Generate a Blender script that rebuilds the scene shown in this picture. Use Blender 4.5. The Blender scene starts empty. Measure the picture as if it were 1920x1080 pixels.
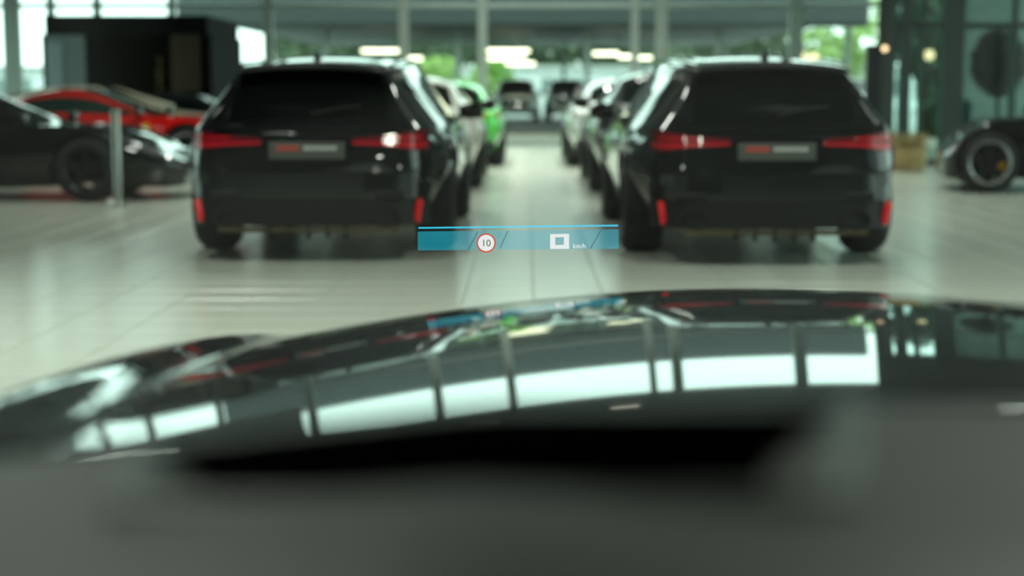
import bpy, bmesh, math, random
from mathutils import Vector, Matrix
R = math.radians
random.seed(7)
S = bpy.context.scene
C = S.collection

# ---------------------------------------------------------------- camera, sky, exposure
CAM = Vector((0, 0, 1.17)); FPX = 2933.0; PITCH = 7.15; YAW = 0.49
cd = bpy.data.cameras.new('camera'); cam = bpy.data.objects.new('camera', cd); C.objects.link(cam)
cam.location = CAM; cam.rotation_euler = (R(90 - PITCH), 0, R(YAW))
cd.sensor_width = 36; cd.lens = 55; cd.clip_start = 0.02; cd.clip_end = 500
cd.dof.use_dof = True; cd.dof.focus_distance = 3.6; cd.dof.aperture_fstop = 2.3
S.camera = cam
W = bpy.data.worlds.new('overcast_sky'); S.world = W; W.use_nodes = True
bg = W.node_tree.nodes['Background']; bg.inputs[0].default_value = (0.86, 1.0, 0.95, 1); bg.inputs[1].default_value = 1.9
S.view_settings.view_transform = 'Standard'; S.view_settings.look = 'None'
S.view_settings.exposure = 1.6; S.view_settings.gamma = 1.0; S.view_settings.use_curve_mapping = False
S.cycles.use_denoising = True; S.cycles.max_bounces = 8; S.cycles.diffuse_bounces = 4; S.cycles.glossy_bounces = 5
S.cycles.transparent_max_bounces = 24; S.cycles.sample_clamp_indirect = 6; S.cycles.caustics_reflective = False

def ray(px, py):
    v = Vector(((px - 960) / FPX, (540 - py) / FPX, -1)); v.rotate(cam.rotation_euler); return v
def P(px, py, Y):
    """the point at depth Y that the photograph shows at (px, py)"""
    v = ray(px, py); return CAM + v * ((Y - CAM.y) / v.y)
def PZ(px, py, z=0.0):
    v = ray(px, py); return CAM + v * ((z - CAM.z) / v.z)

# ---------------------------------------------------------------- materials
MATS = {}
def mat(name, col, rough=0.5, metal=0.0, coat=0.0, emit=None, estr=0.0, noise=0.0, nscale=8.0, bump=0.0, spec=0.5):
    if name in MATS: return MATS[name]
    m = bpy.data.materials.new(name); m.use_nodes = True; nt = m.node_tree; b = nt.nodes['Principled BSDF']
    c4 = (*col, 1)
    b.inputs['Base Color'].default_value = c4; b.inputs['Roughness'].default_value = rough
    b.inputs['Metallic'].default_value = metal; b.inputs['Coat Weight'].default_value = coat
    b.inputs['Coat Roughness'].default_value = 0.03; b.inputs['Specular IOR Level'].default_value = spec
    if emit: b.inputs['Emission Color'].default_value = (*emit, 1); b.inputs['Emission Strength'].default_value = estr
    if noise or bump:
        tc = nt.nodes.new('ShaderNodeTexCoord'); n = nt.nodes.new('ShaderNodeTexNoise')
        n.inputs['Scale'].default_value = nscale; n.inputs['Detail'].default_value = 4
        nt.links.new(tc.outputs['Object'], n.inputs['Vector'])
        if noise:
            mx = nt.nodes.new('ShaderNodeMix'); mx.data_type = 'RGBA'
            mx.inputs[6].default_value = tuple(max(0, x * (1 - noise)) for x in col) + (1,)
            mx.inputs[7].default_value = tuple(min(1, x * (1 + noise)) for x in col) + (1,)
            nt.links.new(n.outputs['Fac'], mx.inputs[0]); nt.links.new(mx.outputs[2], b.inputs['Base Color'])
        if bump:
            bp = nt.nodes.new('ShaderNodeBump'); bp.inputs['Strength'].default_value = bump; bp.inputs['Distance'].default_value = 0.01
            nt.links.new(n.outputs['Fac'], bp.inputs['Height']); nt.links.new(bp.outputs[0], b.inputs['Normal'])
    MATS[name] = m; return m
def glass(name, tint, refl=1.0, rough=0.0):
    """thin sheet: lets light straight through, tinted, with a Fresnel reflection"""
    if name in MATS: return MATS[name]
    m = bpy.data.materials.new(name); m.use_nodes = True; nt = m.node_tree; nt.nodes.clear()
    o = nt.nodes.new('ShaderNodeOutputMaterial'); t = nt.nodes.new('ShaderNodeBsdfTransparent'); g = nt.nodes.new('ShaderNodeBsdfGlossy')
    f = nt.nodes.new('ShaderNodeFresnel'); f.inputs[0].default_value = 1.45; mu = nt.nodes.new('ShaderNodeMath'); mu.operation = 'MULTIPLY'; mu.inputs[1].default_value = refl
    mx = nt.nodes.new('ShaderNodeMixShader'); t.inputs[0].default_value = (*tint, 1); g.inputs['Roughness'].default_value = rough
    nt.links.new(f.outputs[0], mu.inputs[0]); nt.links.new(mu.outputs[0], mx.inputs[0]); nt.links.new(t.outputs[0], mx.inputs[1]); nt.links.new(g.outputs[0], mx.inputs[2]); nt.links.new(mx.outputs[0], o.inputs[0])
    MATS[name] = m; return m
def lightfilm(name, col, strength, through):
    """projected light image: adds its own light, dims a little what lies behind"""
    if name in MATS: return MATS[name]
    m = bpy.data.materials.new(name); m.use_nodes = True; nt = m.node_tree; nt.nodes.clear()
    o = nt.nodes.new('ShaderNodeOutputMaterial'); t = nt.nodes.new('ShaderNodeBsdfTransparent'); e = nt.nodes.new('ShaderNodeEmission'); a = nt.nodes.new('ShaderNodeAddShader')
    t.inputs[0].default_value = (through[0], through[1], through[2], 1); e.inputs[0].default_value = (*col, 1); e.inputs[1].default_value = strength
    nt.links.new(t.outputs[0], a.inputs[0]); nt.links.new(e.outputs[0], a.inputs[1]); nt.links.new(a.outputs[0], o.inputs[0])
    MATS[name] = m; return m

BLACK_PAINT = mat('black car paint', (0.003, 0.004, 0.005), 0.4, 0, 1.0, spec=.1)
M_TYRE = mat('tyre rubber', (0.012, 0.012, 0.012), 0.75, noise=.3, nscale=30)
M_TRIM = mat('black plastic trim', (0.006, 0.0065, 0.0065), 0.5, noise=.2, spec=.25)
M_GLOSS = mat('gloss black trim', (0.003, 0.003, 0.004), 0.12, 0, .6, spec=.1)
M_DARKGLASS = mat('privacy glass', (0.003, 0.004, 0.004), 0.04, 0, 0)
M_GREENGLASS = mat('green car glass', (0.006, 0.03, 0.022), 0.04, 0, .3)
M_RED = mat('tail lamp red', (0.45, 0.005, 0.015), 0.15, 0, 1.0)
M_REDDARK = mat('tail lamp dark red', (0.13, 0.002, 0.008), 0.12, 0, 1.0)
M_REFLECT = mat('red reflector', (0.75, 0.005, 0.012), 0.3)
M_RIM = mat('silver rim', (0.42, 0.44, 0.43), 0.3, 0.9)
M_RIMDARK = mat('dark rim', (0.03, 0.032, 0.033), 0.35, 0.6)
M_CALIPER = mat('yellow caliper', (0.75, 0.34, 0.02), 0.4)
M_CHROME = mat('brushed steel', (0.36, 0.37, 0.34), 0.35, 0.9)
M_PLATE = mat('plate grey', (0.05, 0.055, 0.05), 0.4)
M_PLATE_RED = mat('plate red print', (0.40, 0.04, 0.025), 0.5)
M_PLATE_WHITE = mat('plate white print', (0.42, 0.44, 0.42), 0.5)
M_LAMPGLASS = mat('clear lamp lens', (0.55, 0.6, 0.6), 0.08, 0.4, 1.0)
M_WELL = mat('wheel well', (0.006, 0.006, 0.006), 0.9)

# ---------------------------------------------------------------- mesh helpers
class MB:
    def __init__(s): s.v = []; s.f = []
    def add(s, vs, fs):
        n = len(s.v); s.v += [tuple(v) for v in vs]; s.f += [tuple(i + n for i in f) for f in fs]; return s
    def box(s, x0, x1, y0, y1, z0, z1, M=None):
        vs = [Vector((x, y, z)) for z in (z0, z1) for y in (y0, y1) for x in (x0, x1)]
        if M: vs = [M @ v for v in vs]
        return s.add(vs, [(0, 2, 3, 1), (4, 5, 7, 6), (0, 1, 5, 4), (2, 6, 7, 3), (0, 4, 6, 2), (1, 3, 7, 5)])
    def tube(s, pts, r, n=10, cap=True):
        pts = [Vector(p) for p in pts]; rr = r if isinstance(r, (list, tuple)) else [r] * len(pts); rings = []
        for i, p in enumerate(pts):
            d = (pts[min(i + 1, len(pts) - 1)] - pts[max(i - 1, 0)]).normalized()
            a = d.cross(Vector((0, 0, 1)) if abs(d.z) < .9 else Vector((1, 0, 0))).normalized(); b = d.cross(a)
            rings.append([p + (a * math.cos(2 * math.pi * k / n) + b * math.sin(2 * math.pi * k / n)) * rr[i] for k in range(n)])
        vs = [v for g in rings for v in g]; fs = []
        for i in range(len(pts) - 1):
            for k in range(n): fs.append((i * n + k, i * n + (k + 1) % n, (i + 1) * n + (k + 1) % n, (i + 1) * n + k))
        if cap: fs += [tuple(range(n - 1, -1, -1)), tuple((len(pts) - 1) * n + k for k in range(n))]
        return s.add(vs, fs)
    def lathe(s, prof, axis='z', n=28, c=(0, 0, 0), closed=False):
        """prof: (radius, along-axis) pairs"""
        vs = []; fs = []; c = Vector(c); m = len(prof)
        for k in range(n):
            a = 2 * math.pi * k / n
            for r, h in prof:
                q = (r * math.cos(a), r * math.sin(a), h) if axis == 'z' else (h, r * math.cos(a), r * math.sin(a)) if axis == 'x' else (r * math.cos(a), h, r * math.sin(a))
                vs.append(c + Vector(q))
        for k in range(n):
            k2 = (k + 1) % n
            for i in range(m if closed else m - 1): fs.append((k * m + i, k2 * m + i, k2 * m + (i + 1) % m, k * m + (i + 1) % m))
        return s.add(vs, fs)
    def grid(s, rows, closed=False):
        n = len(rows[0]); vs = [v for r in rows for v in r]; fs = []
        for i in range(len(rows) - 1):
            for k in range(n - 1 if not closed else n): fs.append((i * n + k, i * n + (k + 1) % n, (i + 1) * n + (k + 1) % n, (i + 1) * n + k))
        return s.add(vs, fs)
    def prism(s, poly, t, M=None):
        """poly of (x, z), thickness t along y"""
        n = len(poly); vs = [Vector((x, 0, z)) for x, z in poly] + [Vector((x, t, z)) for x, z in poly]
        if M: vs = [M @ v for v in vs]
        return s.add(vs, [tuple(range(n)), tuple(range(2 * n - 1, n - 1, -1))] + [(i, (i + 1) % n + 0, (i + 1) % n + n, i + n) for i in range(n)])
    def mesh(s, name, smooth=False):
        me = bpy.data.meshes.new(name); me.from_pydata(s.v, [], s.f); me.update()
        bm = bmesh.new(); bm.from_mesh(me); bmesh.ops.recalc_face_normals(bm, faces=bm.faces); bm.to_mesh(me); bm.free()
        if smooth:
            me.shade_smooth()
            try: me.set_sharp_from_angle(angle=R(smooth if smooth is not True else 40))
            except Exception: pass
        return me
    def build(s, name, m, parent=None, smooth=False, bevel=0.0):
        return link(name, s.mesh(name, smooth), m, parent, bevel)
def link(name, me, m, parent=None, bevel=0.0):
    o = bpy.data.objects.new(name, me); C.objects.link(o)
    if m and not me.materials: me.materials.append(m)
    if parent: o.parent = parent
    if bevel:
        b = o.modifiers.new('bevel', 'BEVEL'); b.width = bevel; b.segments = 2; b.limit_method = 'ANGLE'
    return o
def box(x0, x1, y0, y1, z0, z1, M=None): return MB().box(x0, x1, y0, y1, z0, z1, M)
def tag(o, label, cat, group=None):
    o['label'] = label; o['category'] = cat
    if group: o['group'] = group
    return o
def thing(name, label, cat, loc=(0, 0, 0), rz=0.0, group=None):
    o = bpy.data.objects.new(name, None); C.objects.link(o); o.location = loc; o.rotation_euler = (0, 0, rz); o.empty_display_size = .2
    return tag(o, label, cat, group)
def struct(o): o['kind'] = 'structure'; return o
def stuff(o): o['kind'] = 'stuff'; return o
def empty_struct(name):
    o = bpy.data.objects.new(name, None); C.objects.link(o); return struct(o)
def copy_tree(o, parent=None):
    c = o.copy(); C.objects.link(c); c.parent = parent
    for ch in list(o.children): copy_tree(ch, c)
    return c

# ---------------------------------------------------------------- the room
X0, X1, YB, YF, ZC = -14.0, 13.0, -9.0, 34.0, 5.9
T = 0.4; TX = PZ(999.1, 520).x           # tile joint grid
M_GROUT = mat('grout', (0.26, 0.27, 0.23), 0.6)
def tile_mat():
    m = mat('stone tile', (0.46, 0.48, 0.42), 0.22, noise=.06, nscale=1.2); b = m.node_tree.nodes['Principled BSDF']; b.inputs['Specular IOR Level'].default_value = 0.6
    return m
M_TILE = tile_mat()
floor = struct(box(X0, X1, YB, YF, -0.25, -0.004).build('floor', M_GROUT))
g = 0.0025
def tile_mesh():
    h = T / 2 - g; b = 0.003
    v = [(x * h, y * h, -.004) for x, y in ((-1, -1), (1, -1), (1, 1), (-1, 1))] + [(x * (h - b), y * (h - b), 0) for x, y in ((-1, -1), (1, -1), (1, 1), (-1, 1))]
    return MB().add(v, [(4, 5, 6, 7), (0, 1, 5, 4), (1, 2, 6, 5), (2, 3, 7, 6), (3, 0, 4, 7)])
tm0 = tile_mesh(); tme = tm0.mesh('tile'); tme.materials.append(M_TILE)
near = []; far = []
nx0, nx1 = int((X0 - TX) / T), int((X1 - TX) / T)
for j in range(int(YB / T) + 1, int(YF / T)):
    for i in range(nx0, nx1):
        c = (TX + (i + .5) * T, (j + .5) * T); 
        lim = c[1] * 0.36 + .25
        if 5.6 < c[1] < 12.4 and -lim < c[0] < lim and len(near) < 300: near.append(c)
        else: far.append(c)
for c in near:
    o = link('tile', tme, None, floor); o.location = (c[0], c[1], 0)
mb = MB()
for c in far: mb.add([(v[0] + c[0], v[1] + c[1], v[2]) for v in tm0.v], tm0.f)
stuff(mb.build('floor_tiling', M_TILE, floor))

M_CEIL = mat('ceiling grey', (0.016, 0.022, 0.026), 0.85, noise=.1)
M_WALLDARK = mat('dark wall paint', (0.05, 0.055, 0.055), 0.8, noise=.1)
M_FRAME = mat('pale aluminium frame', (0.30, 0.34, 0.32), 0.45, 0.3)
M_FRAMEDARK = mat('dark green metal frame', (0.05, 0.075, 0.07), 0.4, 0.3)
M_PANE = glass('facade glass', (0.74, 0.88, 0.82), 0.8)
M_SOLAR = glass('solar facade glass', (0.58, 0.71, 0.66), 0.8)
M_PANE2 = glass('green lobby glass', (0.46, 0.66, 0.60), 0.8)
struct(box(X0 - .3, X1 + .3, YB - .3, YF + .3, ZC, ZC + .3).build('ceiling', M_CEIL))
struct(box(X0, X1, YB - .3, YB, 0, ZC).build('wall_back', M_WALLDARK))

def facade(name, p0, p1, splits, rows, pane, frame, mw=0.14, glassfrom=0.0):
    """glazed wall from p0 to p1 (xy); splits: distances along it; rows: heights"""
    root = empty_struct(name); a = Vector((*p0, 0)); d = Vector((*p1, 0)) - a; L = d.length
    root.location = a; root.rotation_euler = (0, 0, math.atan2(d.y, d.x))
    for s in splits:
        w = mw
        if isinstance(s, tuple): s, w = s
        box(s - w / 2, s + w / 2, -.09, .09, 0, ZC).build('mullion', frame, root)
    ss = [q[0] if isinstance(q, tuple) else q for q in splits]
    for z in rows: 
        for s0, s1 in zip(ss[:-1], ss[1:]): box(s0 + mw / 2, s1 - mw / 2, -.05, .05, z - .05, z + .05).build('transom', frame, root)
    zz = [glassfrom] + list(rows)
    for z0, z1 in zip(zz[:-1], zz[1:]):
        for s0, s1 in zip(ss[:-1], ss[1:]):
            MB().add([(s0 + mw / 2, 0, z0), (s1 - mw / 2, 0, z0), (s1 - mw / 2, 0, z1), (s0 + mw / 2, 0, z1)], [(0, 1, 2, 3)]).build('pane', pane, root)
    return root
fx = [X0, -11.6, (-11.05, .35), -10.2, -9.2, -7.6] + [(P(q, 120, YF).x, w) for q, w in ((505, .2), (757, .2), (905, .2), (1190, .16), (1240, .24), (1490, .28))] + [(P(1650, 120, YF).x, .10)]
f1 = facade('window_1', (X0, YF), (X1, YF), [((q[0] - X0, q[1]) if isinstance(q, tuple) else q - X0) for q in fx], [0.06, 3.0, ZC - .06], M_SOLAR, M_FRAME)
# left wall: solid run lengthened to hold back daylight, then panes
struct(box(X0 - .25, X0, YB, 13.0, 0, ZC).build('wall_left', M_WALLDARK))
facade('window_2', (X0, 13.0), (X0, YF), [0.1 + k * 2.6 for k in range(9)], [0.5, 3.5], M_SOLAR, M_FRAME)
M_BLOCK = mat('grey light-blocking panel', (.22, .26, .26), .7, noise=.06)
struct(box(X0 - .2, X0, 13.0, YF, 3.55, ZC).build('wall_left', M_WALLDARK))  # unseen upper wall, closed off to dim the fender's reflection
struct(box(X0 + .02, -5.75, YF - .16, YF - .11, 4.1, ZC).build('wall_front', M_BLOCK))  # unseen panel added to dim daylight from the left clerestory
facade('window_3', (X1, YB), (X1, 25.0), [0.1 + k * 3.06 for k in range(12)], [0.5, 3.5, ZC - .1], M_PANE, M_FRAME)
# entrance lobby of green glass, right
LY = 25.0; LX = P(1662, 150, LY).x
lob = facade('window_4', (LX, LY), (X1, LY), [(.06, .10), (P(1697, 100, LY).x - LX, .16), (P(1728, 100, LY).x - LX, .06), (P(1785, 100, LY).x - LX, .34), (P(1900, 100, LY).x - LX, .06), 3.6, 5.0, 7.1], [0.06, 2.2, 3.4], M_PANE2, M_FRAMEDARK, .06)
struct(box(LX - .05, X1, LY - .12, LY + .12, 3.4, ZC).build('added_bulkhead', M_WALLDARK))  # unseen bulkhead added so the bonnet's right end reflects dark
struct(box(9.1, X1, YF - .5, YF - .2, 0, ZC).build('wall_front', mat('grey green wall', (.20, .26, .24), .7, noise=.06)))
facade('window_5', (LX, LY), (P(1652, 120, YF).x, YF), [.06, 2.3, 4.6, 6.9, 9.1], [0.06, 2.2, 3.4, ZC - .06], M_PANE2, M_FRAMEDARK, .08)

# ---------------------------------------------------------------- outside
M_PAVE = mat('brown paving', (0.23, 0.20, 0.155), 0.8, noise=.25, nscale=2)
M_ASPH = mat('pale asphalt', (0.27, 0.29, 0.28), 0.9, noise=.15, nscale=1)
MB().add([(-90, YF + .05, -.02), (90, YF + .05, -.02), (90, 48, -.02), (-90, 48, -.02)], [(0, 1, 2, 3)]).build('paving', M_PAVE)
struct(bpy.data.objects['paving'])
gr = MB().add([(-160, -120, -.26), (160, -120, -.26), (160, 200, -.26), (-160, 200, -.26)], [(0, 1, 2, 3)]).build('ground', M_ASPH); struct(gr)
MB().add([(-90, 48, -.02), (90, 48, -.02), (90, 180, -.02), (-90, 180, -.02)], [(0, 1, 2, 3)]).build('parking_ground', M_ASPH); struct(bpy.data.objects['parking_ground'])

# ---------------------------------------------------------------- head-up display
HY = 3.75
def hud():
    root = thing('head_up_display', 'glowing teal head-up display strip with speed limit sign floating over bonnet', 'display', P(972, 447, HY))
    o = root.location
    def loc(px, py, dy=0.0): q = P(px, py, HY + dy) - o; return q
    def quad(name, pts, m, dy=0.0, parent=root):
        return MB().add([loc(x, y, dy) for x, y in pts] + [loc(x, y, dy + .0015) for x, y in pts], [(0, 1, 2, 3), (7, 6, 5, 4), (0, 4, 5, 1), (1, 5, 6, 2), (2, 6, 7, 3), (3, 7, 4, 0)]).build(name, m, parent)
    M_P = lightfilm('display teal light', (0.006, 0.24, 0.31), 0.36, (0.66, 0.60, 0.62))
    M_L = lightfilm('display cyan light', (0.04, 0.55, 0.80), 0.42, (0.3, 0.3, 0.3))
    M_D = lightfilm('display dark mark', (0.01, 0.05, 0.07), 0.02, (0.5, 0.5, 0.5))
    M_W = lightfilm('display white light', (1, 1, 1), .36, (.1, .1, .1)); M_R = lightfilm('display red light', (1, .10, .04), 0.28, (.1, .1, .1))
    def face(name, pts, m, dy, parent=root):
        return MB().add([loc(x, y, dy) for x, y in pts], [tuple(range(len(pts)))]).build(name, m, parent)
    face('panel', [(783.5, 469.5), (1160, 466.5), (1160, 430), (783.5, 434)], M_P, 0)
    face('top_line', [(784.5, 429), (1159, 424.6), (1159, 421.2), (784.5, 425.8)], M_L, 0)
    for x0, x1, y0, y1 in ((877, 895, 468, 433.5), (936, 951, 466, 433), (1106, 1126, 466, 431)):
        face('lane_mark', [(x0, y0), (x0 + 2.4, y0), (x1 + 2.4, y1), (x1, y1)], M_D, -.003)
    cx, cy = 911.5, 455.5
    def disc(r, n=40): return [(cx + r * math.cos(2 * math.pi * k / n), cy + r * math.sin(2 * math.pi * k / n)) for k in range(n)]
    dsc = face('speed_limit_sign', disc(15.3), M_W, -.003); dsc['label'] = 'round white speed limit sign with red rim'
    a, b = disc(18.2), disc(15.3); n = 40
    MB().add([loc(x, y, -.003) for x, y in a + b], [(k, (k + 1) % n, (k + 1) % n + n, k + n) for k in range(n)]).build('red_rim', M_R, dsc)
    M_10 = mat('display digit brown', (0.05, 0.04, 0.03), .6, emit=(.36, .27, .2), estr=.12)
    sc = HY / FPX
    def text(name, s, px, py, hpx, m, parent, dy, bold=0.0):
        cu = bpy.data.curves.new(name, 'FONT'); cu.body = s; cu.size = hpx * sc / 0.70; cu.align_x = 'CENTER'; cu.offset = bold
        t = bpy.data.objects.new(name, cu); C.objects.link(t); bpy.context.view_layer.update()
        me = bpy.data.meshes.new_from_object(t.evaluated_get(bpy.context.evaluated_depsgraph_get())); bpy.data.objects.remove(t)
        me.materials.clear(); me.name = name
        ob = link(name, me, m, parent); ob.location = loc(px, py, dy); ob.rotation_euler = (R(90), 0, 0); return ob
    text('limit_digits', '10', cx, cy + 6.2, 12.5, M_10, dsc, -.006, .0002)
    # the zero: thick square ring
    O = [(1031.5, 467), (1067, 466.5), (1067, 438.5), (1031.5, 439)]; I = [(1041, 459.5), (1057.3, 459), (1057.3, 444.5), (1041, 445)]
    MB().add([loc(x, y, -.003) for x, y in O + I], [(k, (k + 1) % 4, (k + 1) % 4 + 4, k + 4) for k in range(4)]).build('speed_digit', M_W, root)
    text('speed_unit', 'km/h', 1086.5, 465.3, 8.6, M_W, root, -.004, .00012)
hud()

# ---------------------------------------------------------------- the camera's own car
def own_car():
    cx = 0.37
    root = thing('car', 'black car seen from its driver seat, glossy bonnet and dark grey dashboard in front', 'car', (cx, 0, 0))
    # bonnet profile along the centre line
    N = 400; ya, yb_ = 1.0, 3.0; ys = [ya + (yb_ - ya) * k / N for k in range(N + 1)]
    def slope(y): return -(0.009 + 0.0728 * (y - 1.0)) - .55 * max(0, y - 2.62) ** 1.6
    zs = [0]
    for k in range(N): zs.append(zs[-1] + (slope(ys[k]) + slope(ys[k + 1])) / 2 * (ys[1] - ys[0]))
    def raw(y):
        t = (min(max(y, ya), yb_) - ya) / (yb_ - ya) * N; i = min(int(t), N - 1); return zs[i] + (zs[i + 1] - zs[i]) * (t - i)
    off = 0.844 - raw(2.6)
    def ztop(d, y):
        d = abs(d); z = raw(y) + off - (0.075 + .048 * min(max(y - 1.1, 0), 1.6)) * d * d
        z += .021 * math.exp(-((d - .83) / .06) ** 2)
        if d > .85: z -= 5.5 * (d - .85) ** 2
        return z
    def nosey(d, y): return y - 0.16 * (abs(d) / .95) ** 2.6     # plan curvature of the nose
    def patch(d0, d1, nd, y0, y1, ny, name, thick=0.012):
        rows = []
        for j in range(ny + 1):
            y = y0 + (y1 - y0) * j / ny
            rows.append([(d0 + (d1 - d0) * i / nd, y, ztop(d0 + (d1 - d0) * i / nd, y)) for i in range(nd + 1)])
        o = MB().grid(rows).build(name, BLACK_PAINT, root, smooth=60)
        so = o.modifiers.new('thickness', 'SOLIDIFY'); so.thickness = thick; so.offset = -1
        return o
    patch(-.725, .725, 72, 1.08, 2.88, 90, 'bonnet')
    for s in (-1, 1):
        rows = []
        for j in range(61):
            y = .62 + 2.24 * j / 60
            r = [(s * (.728 + .213 * i / 18), y, ztop(.728 + .213 * i / 18, max(y, 1.0))) for i in range(19)]
            x, yy, z = r[-1]
            for dz, dx in ((.03, .006), (.10, .012), (.25, .012), (.45, 0.0), (.58, -.03)):
                q = z - dz
                if q < .66 and abs(y - 2.1) < .40: q = max(q, .30 + math.sqrt(max(0, .40 ** 2 - (y - 2.1) ** 2)) * .9 + .02)
                r.append((x + s * dx, y, q))
            rows.append(r)
        o = MB().grid(rows).build('fender', BLACK_PAINT, root, smooth=60)
        so = o.modifiers.new('thickness', 'SOLIDIFY'); so.thickness = .008; so.offset = -1
    # nose: front bumper below the bonnet lip
    rows = []
    for k, (dy, z) in enumerate(((2.885, None), (2.95, .70), (3.0, .60), (3.04, .50), (3.02, .36), (2.94, .22))):
        rows.append([(d, dy - .16 * (abs(d) / .95) ** 2.6, (ztop(d, 2.885) - .004) if z is None else z - .05 * (abs(d)) ** 2) for d in [-.94 + 1.88 * i / 40 for i in range(41)]])
    MB().grid(rows).build('front_bumper', BLACK_PAINT, root, smooth=60)
    for s in (-1, 1):
        b = MB(); b.lathe([(0, -.02), (.05, -.018), (.075, 0), (.05, .02), (0, .025)], 'y', 16, (s * .66, 2.96, .64)); b.build('headlamp', mat('lit headlamp lens', (.9, .9, .85), .2, emit=(.95, 1, .85), estr=40), root, smooth=True)
    box(-.84, .84, -1.9, 2.8, .20, .26).build('underbody', M_TRIM, root)
    # scuttle and wipers
    rows = [[(d, y - .10 * (d / .75) ** 2, z - .10 * d * d) for d in [-.74 + 1.48 * i / 30 for i in range(31)]] for y, z in ((.74, .950), (.86, .945), (.97, .940), (1.085, .935), (1.085, .89))]
    MB().grid(rows).build('scuttle_panel', M_TRIM, root, smooth=60)
    for x0, x1 in ((-.62, .06), (-.02, .60)):
        MB().tube([(x0, .94, .955 - .1 * x0 * x0), ((x0 + x1) / 2, .97, .95), (x1, .96, .955 - .1 * x1 * x1)], .008, 8).build('wiper', M_TRIM, root, smooth=True)
    # windscreen
    rows = []
    for k in range(13):
        t = k / 12
        rows.append([(d * (1 - .16 * t), 1.0 - 1.0 * t - .13 * (d / .72) ** 2, .955 + .465 * t + .05 * math.sin(math.pi * t) - .10 * d * d * (1 - t)) for d in [-.72 + 1.44 * i / 24 for i in range(25)]])
    MB().grid(rows).build('windscreen', glass('windscreen glass', (0.93, 0.97, 0.95), .25), root, smooth=True)
    # roof, pillars and doors around the driver
    M_LIN = mat('headlining', (0.09, 0.09, 0.085), .9, noise=.1)
    rows = [[(d, y, 1.44 - .06 * d * d - .03 * ((y + .8) / .8) ** 2) for d in [-.60 + 1.2 * i / 16 for i in range(17)]] for y in (.0, -.2, -.5, -.9, -1.3, -1.7)]
    o = MB().grid(rows).build('roof', BLACK_PAINT, root, smooth=True); so = o.modifiers.new('t', 'SOLIDIFY'); so.thickness = .04; so.offset = 1; o.data.materials.append(M_LIN)
    for s in (-1, 1):
        MB().tube([(s * .73, .72, .90), (s * .68, .35, 1.20), (s * .60, -.12, 1.40), (s * .60, -.8, 1.42), (s * .62, -1.75, 1.30)], [.04, .035, .035, .035, .04], 8).build('pillar', BLACK_PAINT, root, smooth=True)
        rows = [[(s * x, y, z) for x, z in ((.86, .24), (.93, .34), (.95, .62), (.93, .84), (.78, .93))] for y in (.64, 0, -.6, -1.2, -1.9)]
        MB().grid(rows).build('door_panel', BLACK_PAINT, root, smooth=True)
    rows = [[(x, -1.9 - .25 * (1 - abs(2 * i / 6 - 1)), z) for i, z in enumerate((.24, .40, .55, .7, .85, .95, 1.0))] for x in (-.86, -.4, 0, .4, .86)]
    MB().grid(rows).build('tailgate', BLACK_PAINT, root, smooth=True)
    for (wx, wy) in ((-1, 2.1), (1, 2.1), (-1, -1.2), (1, -1.2)): wheel(root, wx, wy, .36, .81, .24, 'dark', False)
    dashboard(root)
    return root

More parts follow.
